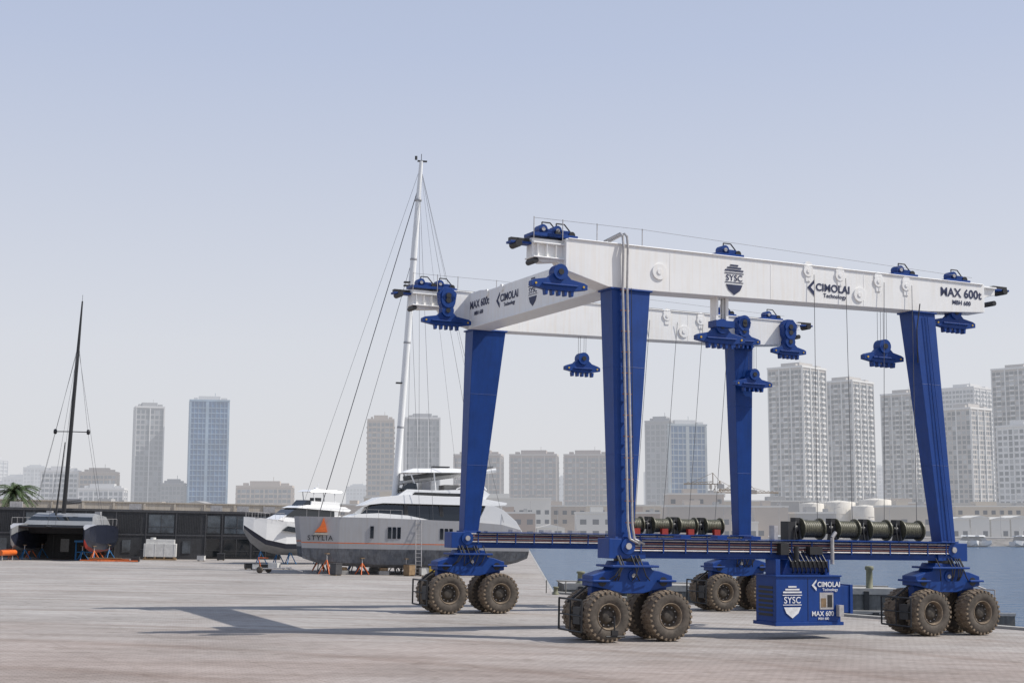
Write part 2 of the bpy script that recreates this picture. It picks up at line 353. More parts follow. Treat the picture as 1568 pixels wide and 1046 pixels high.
hook(14.75,1.0,12.9,0,15.5,2.4)
hook(18.9,.6,14.85,0,15.8,2.6)
hk=MB(); hk.bx(4.85,4.97,.55,1.05,14.2,15.4,WHITE); hk.bx(5.4,5.52,.55,1.05,14.2,15.4,WHITE); hk.box((5.3,.8,14.15),(1.0,.7,.3),BLUE); hk.build('trolley_hanger',cr)
rp=MB()
for a,b_ in((9.75,9.6),(11.6,11.6),(13.9,13.45),(15.6,15.4)):
    rp.tube([(a+.24,.05,16.8),(b_+.3,-.2,4.9)],.014,WIRE,4)
for a in(10.2,12.05,13.8,15.6): rp.tube([(a+.2,16.1,16.6),(a,LY-.3,4.9)],.014,WIRE,4)
rp.build('hoist_ropes',cr)
p=MB()
for dx in(-.34,-.12):
    p.tube([(dx+.6,-.6,4.1),(dx+.1,-.62,4.3),(dx,-.6,4.9),(dx,.05,15.3),(dx,.02,17.1),(dx,.1,17.6),(dx+.05,.4,17.8),(dx-.4,1.1,17.5)],.055,STEEL,8)
for k in range(12):
    f=k/11; y=-.6+.65*f; z=5+10.2*f; p.box((-.22,y+.04,z),(.42,.09,.05),COPPER); 
for dx in(.06,): p.tube([(dx,-.42,4.6),(dx,.0,15.3)],.016,BLACK,5)
p.build('leg_pipes',cr)
p=MB()
for dx in(-.1,.1): p.tube([(17.5+dx,-.45,4.4),(16.8+dx,.2,15.4)],.02,BLUE,5)
p.tube([(16.2,-.1,15.9),(15.9,-.2,14.6),(16.1,0,13)],.03,BLACK,5)
p.build('leg_cables',cr)
p=MB()
p.bx(6.85,10.35,-1.25,.3,.75,2.75,BLUE); p.bx(6.75,10.45,-1.35,.4,.60,.75,BLUE); p.bx(6.8,10.4,-1.3,.35,2.75,2.82,BLUE)
p.bx(10.35,10.95,-1.2,.1,1.15,2.35,BLUE); p.bx(10.9,11.05,-1.25,.15,1.1,2.4,BLUE)
for x in(8.55,): p.bx(x,x+.02,-1.262,-1.25,.8,2.7,BLACK)
p.bx(9.2,9.95,-1.265,-1.25,1.3,2.05,STEEL); p.bx(9.27,9.55,-1.275,-1.266,1.4,1.8,WOOD); p.bx(9.62,9.88,-1.275,-1.266,1.4,1.95,BLACK)
for k in range(7): p.bx(6.835,6.85,-1.0,.1,1.0+k*.2,1.12+k*.2,BLACK)
for x in(7.2,9.9): p.bx(x-.12,x+.12,-.9,-.1,2.82,3.5,BLUE)
p.prism([(7.5,2.83),(9.6,2.83),(9.3,3.48),(7.8,3.48)],-.8,-.2,BLUE)
p.bx(7.9,9.9,-.95,-.5,3.15,3.45,BLACK); p.bx(10.1,10.35,-1.5,-1.26,1.0,1.5,STEEL)
p.cyl((8.2,-.9,3.45),(8.2,-.9,4.1),.12,BLACK,10); p.cyl((10.3,-.75,3.3),(10.3,-.75,4.5),.09,STEEL,10); p.tube([(10.3,-.75,4.5),(10.5,-.75,4.75)],.09,STEEL)
p.box((7.6,-.7,3.95),(.45,.35,.5),BLACK); p.box((9.3,-.75,3.9),(.7,.3,.35),BLACK)
for k in range(9):
    x=7.8+k*.24; p.tube([(x,-.6,3.9),(x+.05,-.98,3.4),(x+.2,-.95,3.0),(x+.3,-.7,2.84)],.035,BLACK,5)
p.build('power_unit',cr,.015)
F3=('xz',-1.262)
shield(7.7,1.65,1.0,F3,LWHITE,'shield_logo'); maker(8.75,2.25,.62,F3,LWHITE)
text('MAX 600','model_letters',cr,(8.75,-1.272,1.02),.30,LWHITE,bold=.012); text('MBH 600','model_letters_small',cr,(9.1,-1.272,.85),.15,LWHITE,bold=.004)
# ============================================================ GROUND / WATER
def sheet(name,pts,z,m,tilt=False):
    me=bpy.data.meshes.new(name); me.from_pydata([(x,y,(-TILT*x if tilt else 0)+z) for x,y in pts],[],[list(range(len(pts)))])
    me.materials.append(m); o=bpy.data.objects.new(name,me); S.collection.objects.link(o); return o
pm=bpy.data.materials.new('block_paving'); n=nt(pm); N=n.nodes; L=n.links
out=N.new('ShaderNodeOutputMaterial'); pr=N.new('ShaderNodeBsdfPrincipled'); pr.inputs['Roughness'].default_value=.85; pr.inputs['Specular IOR Level'].default_value=.25
tc=N.new('ShaderNodeTexCoord'); mp=N.new('ShaderNodeMapping'); mp.inputs['Rotation'].default_value=(0,0,math.radians(-31)); L.new(tc.outputs['Object'],mp.inputs['Vector'])
br=N.new('ShaderNodeTexBrick'); br.inputs['Scale'].default_value=1; br.inputs['Brick Width'].default_value=.4; br.inputs['Row Height'].default_value=.2
br.inputs['Mortar Size'].default_value=.014; br.inputs['Color1'].default_value=(.375,.357,.343,1); br.inputs['Color2'].default_value=(.325,.307,.295,1); br.inputs['Mortar'].default_value=(.235,.22,.21,1)
L.new(mp.outputs[0],br.inputs['Vector'])
def noise(sc,det=5,src=None):
    q=N.new('ShaderNodeTexNoise'); q.inputs['Scale'].default_value=sc; q.inputs['Detail'].default_value=det; L.new((src or tc.outputs['Object']),q.inputs['Vector']); return q
def ramp(src,a,b,ca,cb):
    q=N.new('ShaderNodeValToRGB'); q.color_ramp.elements[0].position=a; q.color_ramp.elements[1].position=b
    q.color_ramp.elements[0].color=(*ca,1); q.color_ramp.elements[1].color=(*cb,1); L.new(src,q.inputs['Fac']); return q
def mul(a,b,bt='MULTIPLY',f=1):
    q=N.new('ShaderNodeMix'); q.data_type='RGBA'; q.blend_type=bt; q.inputs[0].default_value=f; L.new(a,q.inputs[6]); L.new(b,q.inputs[7]); return q.outputs[2]
c=mul(br.outputs['Color'],ramp(noise(.12,6).outputs['Fac'],.35,.65,(.86,.85,.84),(1.08,1.075,1.07)).outputs[0])
mp2=N.new('ShaderNodeMapping'); mp2.inputs['Scale'].default_value=(.25,1.6,1); mp2.inputs['Rotation'].default_value=(0,0,math.radians(8)); L.new(tc.outputs['Object'],mp2.inputs['Vector'])
c=mul(c,ramp(noise(.5,6,mp2.outputs[0]).outputs['Fac'],.35,.6,(.86,.84,.82),(1.04,1.04,1.04)).outputs[0])
c=mul(c,ramp(noise(3.2,3).outputs['Fac'],.3,.7,(.92,.92,.92),(1.06,1.06,1.06)).outputs[0])
c=mul(c,ramp(noise(1.1,8).outputs['Fac'],.28,.42,(.80,.78,.76),(1,1,1)).outputs[0])
wv=N.new('ShaderNodeTexWave'); wv.wave_type='RINGS'; wv.rings_direction='Z'; wv.inputs['Scale'].default_value=.035; wv.inputs['Distortion'].default_value=3; wv.inputs['Detail'].default_value=2; wv.inputs['Detail Scale'].default_value=.4
mp3=N.new('ShaderNodeMapping'); mp3.inputs['Location'].default_value=(22,-20,0); L.new(tc.outputs['Object'],mp3.inputs['Vector']); L.new(mp3.outputs[0],wv.inputs['Vector'])
c=mul(c,ramp(wv.outputs['Fac'],.0,.06,(.88,.85,.83),(1,1,1)).outputs[0])
# coarse slab rows between paving fields
b2=N.new('ShaderNodeTexBrick'); b2.inputs['Brick Width'].default_value=9; b2.inputs['Row Height'].default_value=3; b2.inputs['Scale'].default_value=1; b2.inputs['Mortar Size'].default_value=.06
b2.inputs['Color1'].default_value=(1,1,1,1); b2.inputs['Color2'].default_value=(.94,.935,.93,1); b2.inputs['Mortar'].default_value=(.86,.85,.84,1); L.new(mp.outputs[0],b2.inputs['Vector'])
c=mul(c,b2.outputs['Color'])
sx=N.new('ShaderNodeSeparateXYZ'); L.new(tc.outputs['Object'],sx.inputs[0])
mr=N.new('ShaderNodeMapRange'); mr.inputs['From Min'].default_value=48; mr.inputs['From Max'].default_value=70; L.new(sx.outputs['Y'],mr.inputs[0])
ad=N.new('ShaderNodeMath'); ad.operation='ADD'; nn=noise(.15,3); L.new(mr.outputs[0],ad.inputs[0]); 
sb=N.new('ShaderNodeMath'); sb.operation='MULTIPLY_ADD'; L.new(nn.outputs['Fac'],sb.inputs[0]); sb.inputs[1].default_value=1.2; sb.inputs[2].default_value=-.6; L.new(sb.outputs[0],ad.inputs[1])
c=mul(c,ramp(ad.outputs[0],.0,1,(.98,.88,.83),(1.09,1.085,1.07)).outputs[0])
L.new(c,pr.inputs['Base Color'])
bm=N.new('ShaderNodeBump'); bm.inputs['Strength'].default_value=.35; bm.inputs['Distance'].default_value=.01; L.new(br.outputs['Fac'],bm.inputs['Height']); bm.invert=True; L.new(bm.outputs[0],pr.inputs['Normal'])
L.new(pr.outputs[0],out.inputs[0])
EDGE=[(70,20),(2.8,100.5),(2.8,445)]
sheet('yard_pavement',[(-160,-40),(70,-40)]+EDGE+[(-160,445)],0,pm,True)
q=MB()
for i,((x0,y0),(x1,y1)) in enumerate(zip(EDGE[:-1],EDGE[1:])):
    d=Vector((x1-x0,y1-y0,0)).normalized(); nrm=Vector((d.y,-d.x,0))
    if nrm.x<0: nrm=-nrm
    for (a,b_,zt,zb,mm) in((0,.5 if i==0 else .2,.14 if i==0 else .01,-.45,CONC),(0,.46 if i==0 else .18,-.45,-5,CONCD),(.5,.8,-.1,-.6,BLACK)):
        if i==1 and mm is BLACK: continue
        P=[]
        for z in(zb,zt):
            for (x,y,o) in((x0,y0,a),(x1,y1,a),(x1,y1,b_),(x0,y0,b_)):
                P.append((x+nrm.x*o,y+nrm.y*o,-TILT*x+z))
        q.hexa(P[:4],P[4:],mm)
q.build('quay_wall')
wm=bpy.data.materials.new('harbour_water'); n=nt(wm); N=n.nodes; L=n.links
out=N.new('ShaderNodeOutputMaterial'); pr=N.new('ShaderNodeBsdfPrincipled'); pr.inputs['Base Color'].default_value=(.05,.095,.16,1); pr.inputs['Roughness'].default_value=.22; pr.inputs['Specular IOR Level'].default_value=.3
tc=N.new('ShaderNodeTexCoord'); mpw=N.new('ShaderNodeMapping'); mpw.inputs['Scale'].default_value=(.45,1,1); L.new(tc.outputs['Object'],mpw.inputs[0])
nz=noise(.55,7,mpw.outputs[0]); bm=N.new('ShaderNodeBump'); bm.inputs['Strength'].default_value=1; bm.inputs['Distance'].default_value=1.2; L.new(nz.outputs['Fac'],bm.inputs['Height']); L.new(bm.outputs[0],pr.inputs['Normal']); L.new(pr.outputs[0],out.inputs[0])
sheet('harbour_water',[(-700,-500),(3000,-500),(3000,600),(-700,600)],-2.6,wm)
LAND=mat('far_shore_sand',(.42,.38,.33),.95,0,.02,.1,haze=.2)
sheet('ground',[(-7000,432),(7000,432),(7000,9000),(-7000,9000)],-.9,LAND)
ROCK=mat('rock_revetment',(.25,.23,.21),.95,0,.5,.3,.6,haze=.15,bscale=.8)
q=MB(); q.hexa([(2.5,424,-3),(1500,424,-3),(1500,434,-3),(2.5,434,-3)],[(2.5,429,-.4),(1500,429,-.4),(1500,434,-.4),(2.5,434,-.4)],ROCK); q.build('sea_wall')
e=yard('concrete_pier',19,118.5,4)
q=MB(); q.bx(-15,13,-3,3,-4.0,0,CONCD); q.bx(-15.1,13.1,-3.1,-2.7,-.35,.12,CONC); q.bx(-15.1,13.1,2.7,3.1,0,.12,CONC); q.bx(-15,13,-2.6,2.6,0.004,.02,CONC)
for k in range(9): q.bx(-14+k*3.3,-13.6+k*3.3,-3.25,-3.1,-1.6,-.1,BLACK)
q.build('pier_deck',e)
e=yard('concrete_pier',24,104,4)
q=MB(); q.bx(-12,12,-1.3,1.3,-4,-1.0,CONCD); q.bx(-12.05,12.05,-1.35,-1.1,-1.1,-.9,CONC)
for k in range(6): q.bx(-11+k*4.2,-10.6+k*4.2,-1.5,-1.35,-2.4,-1.0,BLACK)
q.build('pier_deck',e)
BOL=mat('bollard_olive',(.20,.20,.13),.7)
def bollard(X,Y,h=1.6,r=.28):
    e=yard('mooring_bollard',X,Y); q=MB(); q.lathe([(r*1.5,0),(r*1.5,.08),(r,.12),(r*.9,h*.8),(r*1.25,h*.85),(r*1.25,h*.97),(r*.8,h),(0,h)],(0,0,0),BOL,18,axis='z'); q.build('post',e)
for X,Y,h in((29,117,1.9),(5.6,117.5,1.0),(9.5,117,.8),(16,117.5,.8),(21.5,118,.8)): bollard(X,Y,h)
for X,Y in((3.0,99.2),(7.6,93.6),(20.5,78.2),(26.5,71.1)): bollard(X,Y,.55,.16)
e=yard('quay_railing',2.4,101); q=MB()
for k in range(6): q.cyl((k*1.3,-k*1.55,0),(k*1.3,-k*1.55,.9),.04,CONCD,6)
q.build('posts',e)
# ============================================================ CATAMARAN
ct=yard('sailing_catamaran',-18.6,125,12)
def hull(y0,mname):
    m=MB(); secs=[]
    st=[(0,.06,1.35,5.0),(.5,.25,1.2,5.0),(1.6,.52,1.0,5.0),(3.5,.85,.75,5.0),(7,1.08,.62,4.98),(11,1.15,.6,4.9),(15,1.15,.62,4.8),(18,1.08,.85,4.6),(19.6,.98,1.2,4.2),(20.6,.9,1.6,3.4)]
    for x,b,zb,zd in st:
        L_=[(-b,zd),(-b*1.0,2.78),(-b*.995,2.70),(-b*.96,2.25),(-b*.6,zb+.3),(-b*.12,zb)]
        R_=[(-a,z) for a,z in L_[::-1]]
        secs.append([(x+(.12*(5-z) if x<.6 else 0),y0+a,z) for a,z in L_+R_])
    ms=[SILV,ORG,SILV,ANTI,ANTI,ANTI,ANTI,ANTI,SILV,ORG,SILV,TEAK]
    m.loft(secs,ms); o=m.build(mname,ct,weld=True); 
    for p_ in o.data.polygons: p_.use_smooth=False
hull(1.15,'near_hull'); hull(8.4,'far_hull')
m=MB()
m.prism([(3.6,4.9),(4.4,3.4),(18.5,3.0),(19.2,3.2),(19.2,4.3),(17.6,4.75)],1.9,7.7,SILV)
m.prism([(1.6,4.55),(1.9,4.75),(2.2,4.55),(1.9,4.35)],1.4,8.1,SILV)
m.bx(1.9,3.8,1.9,7.7,4.55,4.6,BLACK)
m.build('bridge_deck',ct)
d=MB()
def house(m,pts,y0,y1,mm,inset):
    n=len(pts); zs=[p[1] for p in pts]; z0,z1=min(zs),max(zs)
    V=[]
    for s_ in(0,1):
        for x,z in pts:
            k=(z-z0)/(z1-z0)*inset; V.append((x,y0+k if s_==0 else y1-k,z))
    m.add(V,[list(range(n)),list(range(n,2*n))[::-1]]+[(k,(k+1)%n,n+(k+1)%n,n+k) for k in range(n)],mm)
house(d,[(4.9,4.95),(17.2,4.8),(17.0,6.35),(7.6,6.45),(6.3,6.0)],1.2,8.3,GLS,.35)
house(d,[(4.3,4.98),(8.5,4.9),(11.5,4.9),(9.6,5.25),(7.0,5.4),(5.2,5.3)],1.0,8.5,GEL,.1)
house(d,[(5.6,6.05),(7.4,6.3),(17.5,6.25),(18.6,6.35),(18.7,6.55),(16.0,6.95),(9.5,7.1),(7.2,6.85)],1.1,8.4,GEL,.25)
house(d,[(15.9,4.75),(20.0,3.9),(19.4,4.9),(18.2,5.9),(17.3,6.26),(16.6,6.26)],.35,.75,GEL,.05)
for x in(9.4,12.6,15.8): d.prism([(x,4.9),(x+.35,4.9),(x+.15,6.3),(x-.15,6.3)],1.28,1.4,CHAR)
house(d,[(8.7,6.95),(16.8,6.85),(17.2,7.3),(16.6,7.75),(12,7.55),(9.6,7.6)],1.8,7.7,GEL,.2)
d.prism([(10,7.05),(15.5,7.0),(15.9,7.3),(10.3,7.35)],1.84,1.87,GLS)
house(d,[(9.0,7.55),(10.6,7.55),(10.5,8.15),(9.7,8.15)],2.2,7.3,GLS,.1)
house(d,[(9.2,9.1),(15.8,9.25),(16.3,9.45),(14,9.6),(10.2,9.5)],2.2,7.3,GEL,.4)
for y in(2.5,7.0):
    for a,b_ in((10.6,9.9),(12.3,12.1),(14.6,15.0),(16.0,15.5)): d.tube([(a,y,7.5),(b_,y,9.2)],.07,GEL)
    d.tube([(14.2,y,7.7),(16.2,y,8.7),(17.0,y,7.7)],.06,GEL)
d.bx(11.2,12,3.5,6,7.4,8.4,SILV); d.bx(13.2,14.6,3,6.5,7.3,8.1,TEAK)
d.box((13,4.5,9.75),(1.6,1,.12),CHAR)
for k in range(9):
    x=.6+k*1.05; d.cyl((x,.25,5.0),(x,.25,5.7),.018,STEEL,5)
d.tube([(.6,.25,5.7),(9,.25,5.7)],.015,STEEL,5)
d.build('deckhouse_and_flybridge',ct,.03)
h=MB(); yy=0
def port(x,z0,z1,wd,dy=0.0): h.bx(x,x+wd,yy-.03+dy,yy+.06+dy,z0,z1,GLS)
port(6.2,3.2,4.25,.3,.07); 
for k in range(3): port(7.75+k*.42,3.2,4.2,.3,.03)
for k in range(3): port(12.4+k*.42,3.2,4.15,.3,.0)
port(16.4,3.3,4.0,.3,.01)
h.prism([(1.35,3.65),(2.45,3.65),(2.3,4.3),(2.1,4.9),(1.85,4.2)],.28,.6,ORG); h.prism([(1.2,3.45),(2.55,3.45),(2.35,3.58),(1.45,3.58)],.28,.6,SAND)
h.build('portlights_and_logo',ct)
t_=text('STYLIA','hull_letters',ct,(.75,.56,2.95),.60,CHAR,bold=.02); t_.rotation_euler=(math.pi/2,0,math.radians(-10)); t_.data.space_character=1.25
m=MB()
mb=Vector((8.9,4.7,7.0)); mt=Vector((8.9+1.55,4.7,38.6))
m.cyl(mb,mb+(mt-mb)*.75,.33,GEL,14,r1=.30); m.cyl(mb+(mt-mb)*.75,mt,.30,GEL,14,r1=.18)
P=lambda f: mb+(mt-mb)*f
for f,wd in((.33,.5),(.62,.6),(.63,.35)): m.box(P(f)+Vector((-.3,0,0)),(.9,.5,.12),CHAR)
m.box(P(.995)+Vector((.1,0,.15)),(.9,.25,.12),CHAR); m.cyl(P(1),P(1)+Vector((0,0,.7)),.03,CHAR,5); m.cyl(P(1)+Vector((-.5,0,.1)),P(1)+Vector((-.5,0,.45)),.12,CHAR,8)
for f in(.2,.45,.7,.88): m.lathe([(.32,-.1),(.36,0),(.32,.1)],P(f),SILV,14,axis='z')
m.cyl((9.2,4.7,8.2),(18.3,4.7,9.6),.2,GEL,12)
m.cyl((9.6,4.7,8.6),(18.0,4.7,9.95),.24,GREYC,10,r1=.12)
m.build('mast_and_boom',ct)
r=MB(); wr=.018
r.tube([P(.93),(1.9,4.7,4.8)],.04,WIRE,5); r.tube([P(.72),(3.7,4.7,4.9)],.022,WIRE,5); r.tube([P(.985),(.2,4.7,4.9)],wr,WIRE,4)
for y in(.3,9.1):
    r.tube([P(.93),(11.8,y,4.9)],wr,WIRE,4); r.tube([P(.6),(10.6,y,4.9)],wr,WIRE,4); r.tube([P(.98),(18.2,y,4.8)],wr,WIRE,4)
for x in(14.5,17.5): r.tube([P(.98),(x,4.7,9.6)],.012,WIRE,4)
r.build('rigging',ct)
def stand(X,Y,h,yaw=0,mm=BLUEP):
    e=yard('boat_stand',X,Y,yaw); q=MB()
    for k in range(3):
        t=k*2.094; q.tube([(.7*math.cos(t),.7*math.sin(t),.03),(0,0,h*.7)],.05,mm)
    q.cyl((0,0,h*.45),(0,0,h),.05,STEEL,8); q.box((0,0,h),(.35,.35,.06),WOOD); q.build('tripod',e)
for lx,hh in((2.5,1.25),(5.6,.9),(9.5,.9),(13.2,.9),(16.8,1.2)):
    for ly in(.35,2.1,7.6,9.4):
        a=math.radians(12); X=-18.6+lx*math.cos(a)-ly*math.sin(a); Y=125+lx*math.sin(a)+ly*math.cos(a)
        stand(X,Y,hh+.55,random.random()*90,random.choice((BLUEP,CHAR2,ORG)))
for lx in(4,7.6,11.5,15.2):
    for ly in(1.15,8.4):
        a=math.radians(12); X=-18.6+lx*math.cos(a)-ly*math.sin(a); Y=125+lx*math.sin(a)+ly*math.cos(a)
        e=yard('keel_block',X,Y,12); q=MB(); q.bx(-.45,.45,-.6,.6,0,.35,CONC); q.bx(-.35,.35,-.5,.5,.36,.62,WOOD); q.build('blocks',e,.02)
# ============================================================ MOTOR YACHT
my=yard('motor_yacht',-27.6,147,40); my.scale=(.84,.84,.93)
m=MB(); secs=[]
for x,b,zb,zd in((0,.06,3.6,5.2),(1.0,.7,2.4,5.15),(2.5,1.35,1.5,5.0),(5,1.95,1.05,4.75),(8,2.2,.95,4.4),(12,2.2,1.0,4.1),(15,2.05,1.1,4.0)):
    L_=[(-b,zd),(-b*.97,zd-.5),(-b*.93,max(zb+1.25,2.3)),(-b*.85,max(zb+.7,1.7)),(0,zb)]
    if x==0: L_=[(-b,5.2),(-b,4.7),(-b,4.3),(-b,4.0),(0,3.6)]
    secs.append([(x,a,z) for a,z in L_+[(-a,z) for a,z in L_[::-1][1:]]])
m.loft(secs,[GEL,GEL,DKHULL,GREYC,GREYC,DKHULL,GEL,GEL,TEAK]); o=m.build('hull',my,weld=True)
for p_ in o.data.polygons: p_.use_smooth=False
m=MB()
for s_ in(-1,1): 
    m.prism([(4.2,3.75),(9.5,3.2),(9.3,3.75),(5.0,4.25)],min(s_*1.9,s_*2.23),max(s_*1.9,s_*2.23),GLS)
    m.tube([(1.2,s_*.8,5.1),(4.5,s_*1.85,4.85)],.04,STEEL)
house(m,[(3.6,4.85),(13,4.2),(13,5.5),(7.2,6.0),(5.4,5.6)],-1.75,1.75,GEL,.25)
house(m,[(4.9,5.35),(12,4.85),(12,6.0),(7.4,6.4),(6.1,6.1)],-1.74,1.74,GLS,.15)
house(m,[(6.3,6.3),(14,5.95),(14.4,6.15),(13.6,6.5),(8.0,6.65),(7.2,6.55)],-1.9,1.9,GEL,.2)
house(m,[(7.5,6.6),(8.6,6.6),(8.5,7.2),(8.1,7.2)],-1.4,1.4,GLS,.1)
house(m,[(8.5,6.6),(12.8,6.5),(12.8,7.0),(8.6,7.1)],-1.6,1.6,GEL,.05)
house(m,[(8.3,8.15),(13,8.1),(13.2,8.25),(12,8.4),(9.0,8.4)],-1.6,1.6,GEL,.2)
for y in(-1.3,1.3):
    for x in(9.3,12.4): m.tube([(x,y,6.6),(x-.3,y,8.2)],.07,GEL)
m.bx(9.8,10.5,-.8,.8,6.6,7.5,CHAR2)
for k in range(8):
    for s_ in(-1,1):
        yy_=s_*min(1.75,.1+.42*k*.8); m.cyl((.3+k*.62,yy_,5.0),(.3+k*.62,yy_,5.7),.02,STEEL,5)
for s_ in(-1,1): m.tube([(.2,s_*.1,5.75),(2.4,s_*1.1,5.7),(4.6,s_*1.75,5.65)],.025,STEEL,5)
m.cyl((10.5,0,8.4),(10.5,0,9.2),.05,GEL,6); m.lathe([(.0,.35),(.25,.3),(.35,.1),(.3,0)],(10.5,0.5,8.35),GEL,14,axis='z')
m.build('superstructure',my,.03)
for X,Y in((-26.0,148.5),(-23.2,150.0),(-20.6,152.6),(-24.6,150.8)): stand(X,Y,1.9,20,BLUEP)
# ============================================================ RACING CATAMARAN (left)
rc=yard('racing_catamaran',-47.3,146,92)
m=MB()
for y0 in(-3.7,3.7):
    secs=[]
    for x,b,zb,zd in((0,.05,2.0,3.2),(.8,.35,1.3,3.5),(2.5,.6,.95,3.7),(6,.8,.8,3.7),(10,.8,.9,3.5),(12.5,.6,1.3,3.0)):
        L_=[(-b,zd),(-b,zd-.7),(-b*.97,zb+.9),(-b*.6,zb+.25),(0,zb)]
        secs.append([(x,y0+a,z) for a,z in L_+[(-a,z) for a,z in L_[::-1][1:]]])
    m.loft(secs,[GREYC if y0>0 else DKHULL,DKHULL,DKHULL,REDP if y0<0 else GREYC,REDP if y0<0 else GREYC,DKHULL,DKHULL,GREYC if y0>0 else DKHULL,SILV])
m.build('hulls',rc)
m=MB()
m.prism([(3.2,3.6),(4.0,2.7),(11.5,2.5),(11.5,3.6)],-3.4,3.4,CHAR)
house(m,[(3.4,3.6),(11,3.6),(10.8,4.5),(6.5,4.85),(5.2,4.5)],-3.6,3.6,GREYC,.6)
house(m,[(3.9,3.8),(9.5,3.8),(9.3,4.5),(6.4,4.7),(4.95,4.46)],-3.5,3.5,GLS,.5)
m.cyl((1.2,-3.7,3.4),(1.2,3.7,3.4),.14,CARB,10); m.bx(1.3,3.3,-3.2,3.2,3.35,3.4,BLACK)
m.cyl((1.2,0,3.4),(-1.0,0,3.5),.08,CARB,8)
for y in(-2.6,2.6): m.box((9.5,y,4.8),(.6,.6,.5),SILV)
for k in range(6):
    for y in(-4.3,4.3): m.cyl((2+k*1.8,y,3.6),(2+k*1.8,y,4.3),.02,STEEL,5)
for y in(-4.3,4.3): m.tube([(2,y,4.3),(11,y,4.3)],.02,STEEL,5)
m.build('bridge_deck_and_cabin',rc,.03)
m=MB(); b0=Vector((5.4,0,4.8)); t0=Vector((6.3,-.45,27.6))
Q=lambda f:b0+(t0-b0)*f
m.cyl(b0,Q(.7),.23,CARB,12,r1=.19); m.cyl(Q(.7),t0,.19,CARB,12,r1=.08)
m.cyl(t0,t0+Vector((0,0,.7)),.02,CARB,5)
for s_ in(-1,1):
    m.tube([Q(.38),Q(.38)+Vector((.4,s_*1.6,0))],.05,CARB); m.lathe([(0,.3),(.16,.22),(.2,0),(.16,-.22),(0,-.3)],Q(.38)+Vector((.4,s_*1.75,0)),CARB,10,axis='z')
m.cyl((5.6,0,5.9),(11.8,0,6.1),.17,CARB,10); m.cyl((5.7,0,6.1),(11.6,0,6.3),.25,CHAR2,10,r1=.12)
m.cyl((5.2,.75,4.6),Q(.33)+Vector((0,.5,0)),.09,CARB,8,r1=.05)
m.build('mast_and_boom',rc)
r=MB()
for s_ in(-1,1):
    r.tube([Q(.8),Q(.38)+Vector((.4,s_*1.7,0)),(6.8,s_*3.7,3.7)],.018,WIRE,4); r.tube([Q(.78),(7,s_*3.9,3.6)],.018,WIRE,4)
    r.tube([Q(.78),(1.2,s_*.4,3.5)],.018,WIRE,4)
r.build('rigging',rc)
for X in(-51.6,-50.4,-44.4,-43.2):
    for Y in(148.5,154): stand(X,Y,1.5,30,random.choice((ORG,BLUEP)))
# ============================================================ CONTAINER OFFICES
WINGREY=mat('grey_office_glass',(.10,.12,.14),.08,0,.6,.4,spec=.8)  # grey glazing tone, mottled by noise
def office(name,X,Y,L_,yaw,glassy):
    e=yard(name,X,Y,yaw); m=MB(); H=5.25; D=6
    m.bx(0,L_,0,D,.0,H-.15,CHAR); m.bx(-.1,L_+.1,-.12,D+.1,H-.15,H+.12,CHAR2); m.bx(-.05,L_+.05,-.06,.0,2.55,2.72,CHAR2)
    n=int(L_/3.05)
    for k in range(n+1): m.bx(k*L_/n-.06,k*L_/n+.06,-.09,0,0,H-.15,CHAR2)
    for k in range(n):
        x0=k*L_/n+.25; x1=(k+1)*L_/n-.25
        for fl in(0,1):
            z0=.15+fl*2.62
            if glassy or (k+fl*2)%4==1:
                m.bx(x0,x1,-.05,-.003,z0+.1,z0+2.1,WINGREY if fl else GLS); m.bx((x0+x1)/2-.03,(x0+x1)/2+.03,-.08,-.05,z0+.1,z0+2.1,CHAR2); m.bx(x0,x1,-.08,-.05,z0+.75,z0+.8,CHAR2)
            elif k%2==fl:
                m.bx(x0+.5,x0+1.4,-.06,-.003,z0+.5,z0+1.9,WINGREY)
            else:
                for j in range(14): m.bx(x0+j*.18,x0+j*.18+.09,-.05,-.003,z0+.1,z0+2.2,CHAR)
    for x in(L_*.2,L_*.5,L_*.8): m.bx(x,x+1.3,1,2,H+.12,H+.75,STEEL)
    for k in range(5): m.cyl((L_*k/5+1,.3,H+.1),(L_*k/5+1,.3,H+.55),.03,STEEL,5)
    m.build('stacked_modules',e)
    return e
office('container_office',-75,150,42,14,False)
office('container_office',-36.4,163,10,14,True)
e=yard('entrance_column',-33.2+-4.3,161.8,14); m=MB(); m.bx(-.9,-.55,0,.4,0,5.1,TANKW); m.bx(-.4,-.1,0,.4,0,5.0,CHAR2); m.bx(-.95,-.05,-.1,.5,5.1,5.3,TANKW); m.build('column',e)
e=yard('white_storage_tank',-38.2,156,10); m=MB(); m.bx(-1.7,1.7,-.9,.9,.35,1.75,TANKW); m.bx(-1.5,1.5,-.7,.7,1.75,2.2,TANKW); m.bx(-1.75,1.75,-1,1,.0,.16,WOOD)
for x in(-1.5,-.5,.5,1.5): m.bx(x-.1,x+.1,-.95,.95,.16,.35,WOOD); m.bx(x-.03,x+.03,-.92,-.9,.35,1.75,TANKW)
m.cyl((-.8,0,2.2),(-.8,0,2.4),.3,TANKW,14); m.build('tank_body',e,.06)
e=yard('blue_trestle',-44.6,150,20); m=MB()
for x in(-.9,.9):
    for s_ in(-1,1): m.tube([(x,s_*.6,0),(x,0,1.9)],.07,BLUEP)
m.bx(-1.1,1.1,-.2,.2,1.85,2.05,BLUEP); m.bx(-.9,.9,-.5,.5,.8,.9,BLUEP); m.build('frame',e)
e=yard('orange_beam_stack',-41.6,147,8); m=MB()
for k in range(5): m.box((-1.4+k*.9,-.3+(k%2)*.8,.12+.12*(k%2)),(2.2,.12,.14),ORG,rz=.2*(k%3-1))
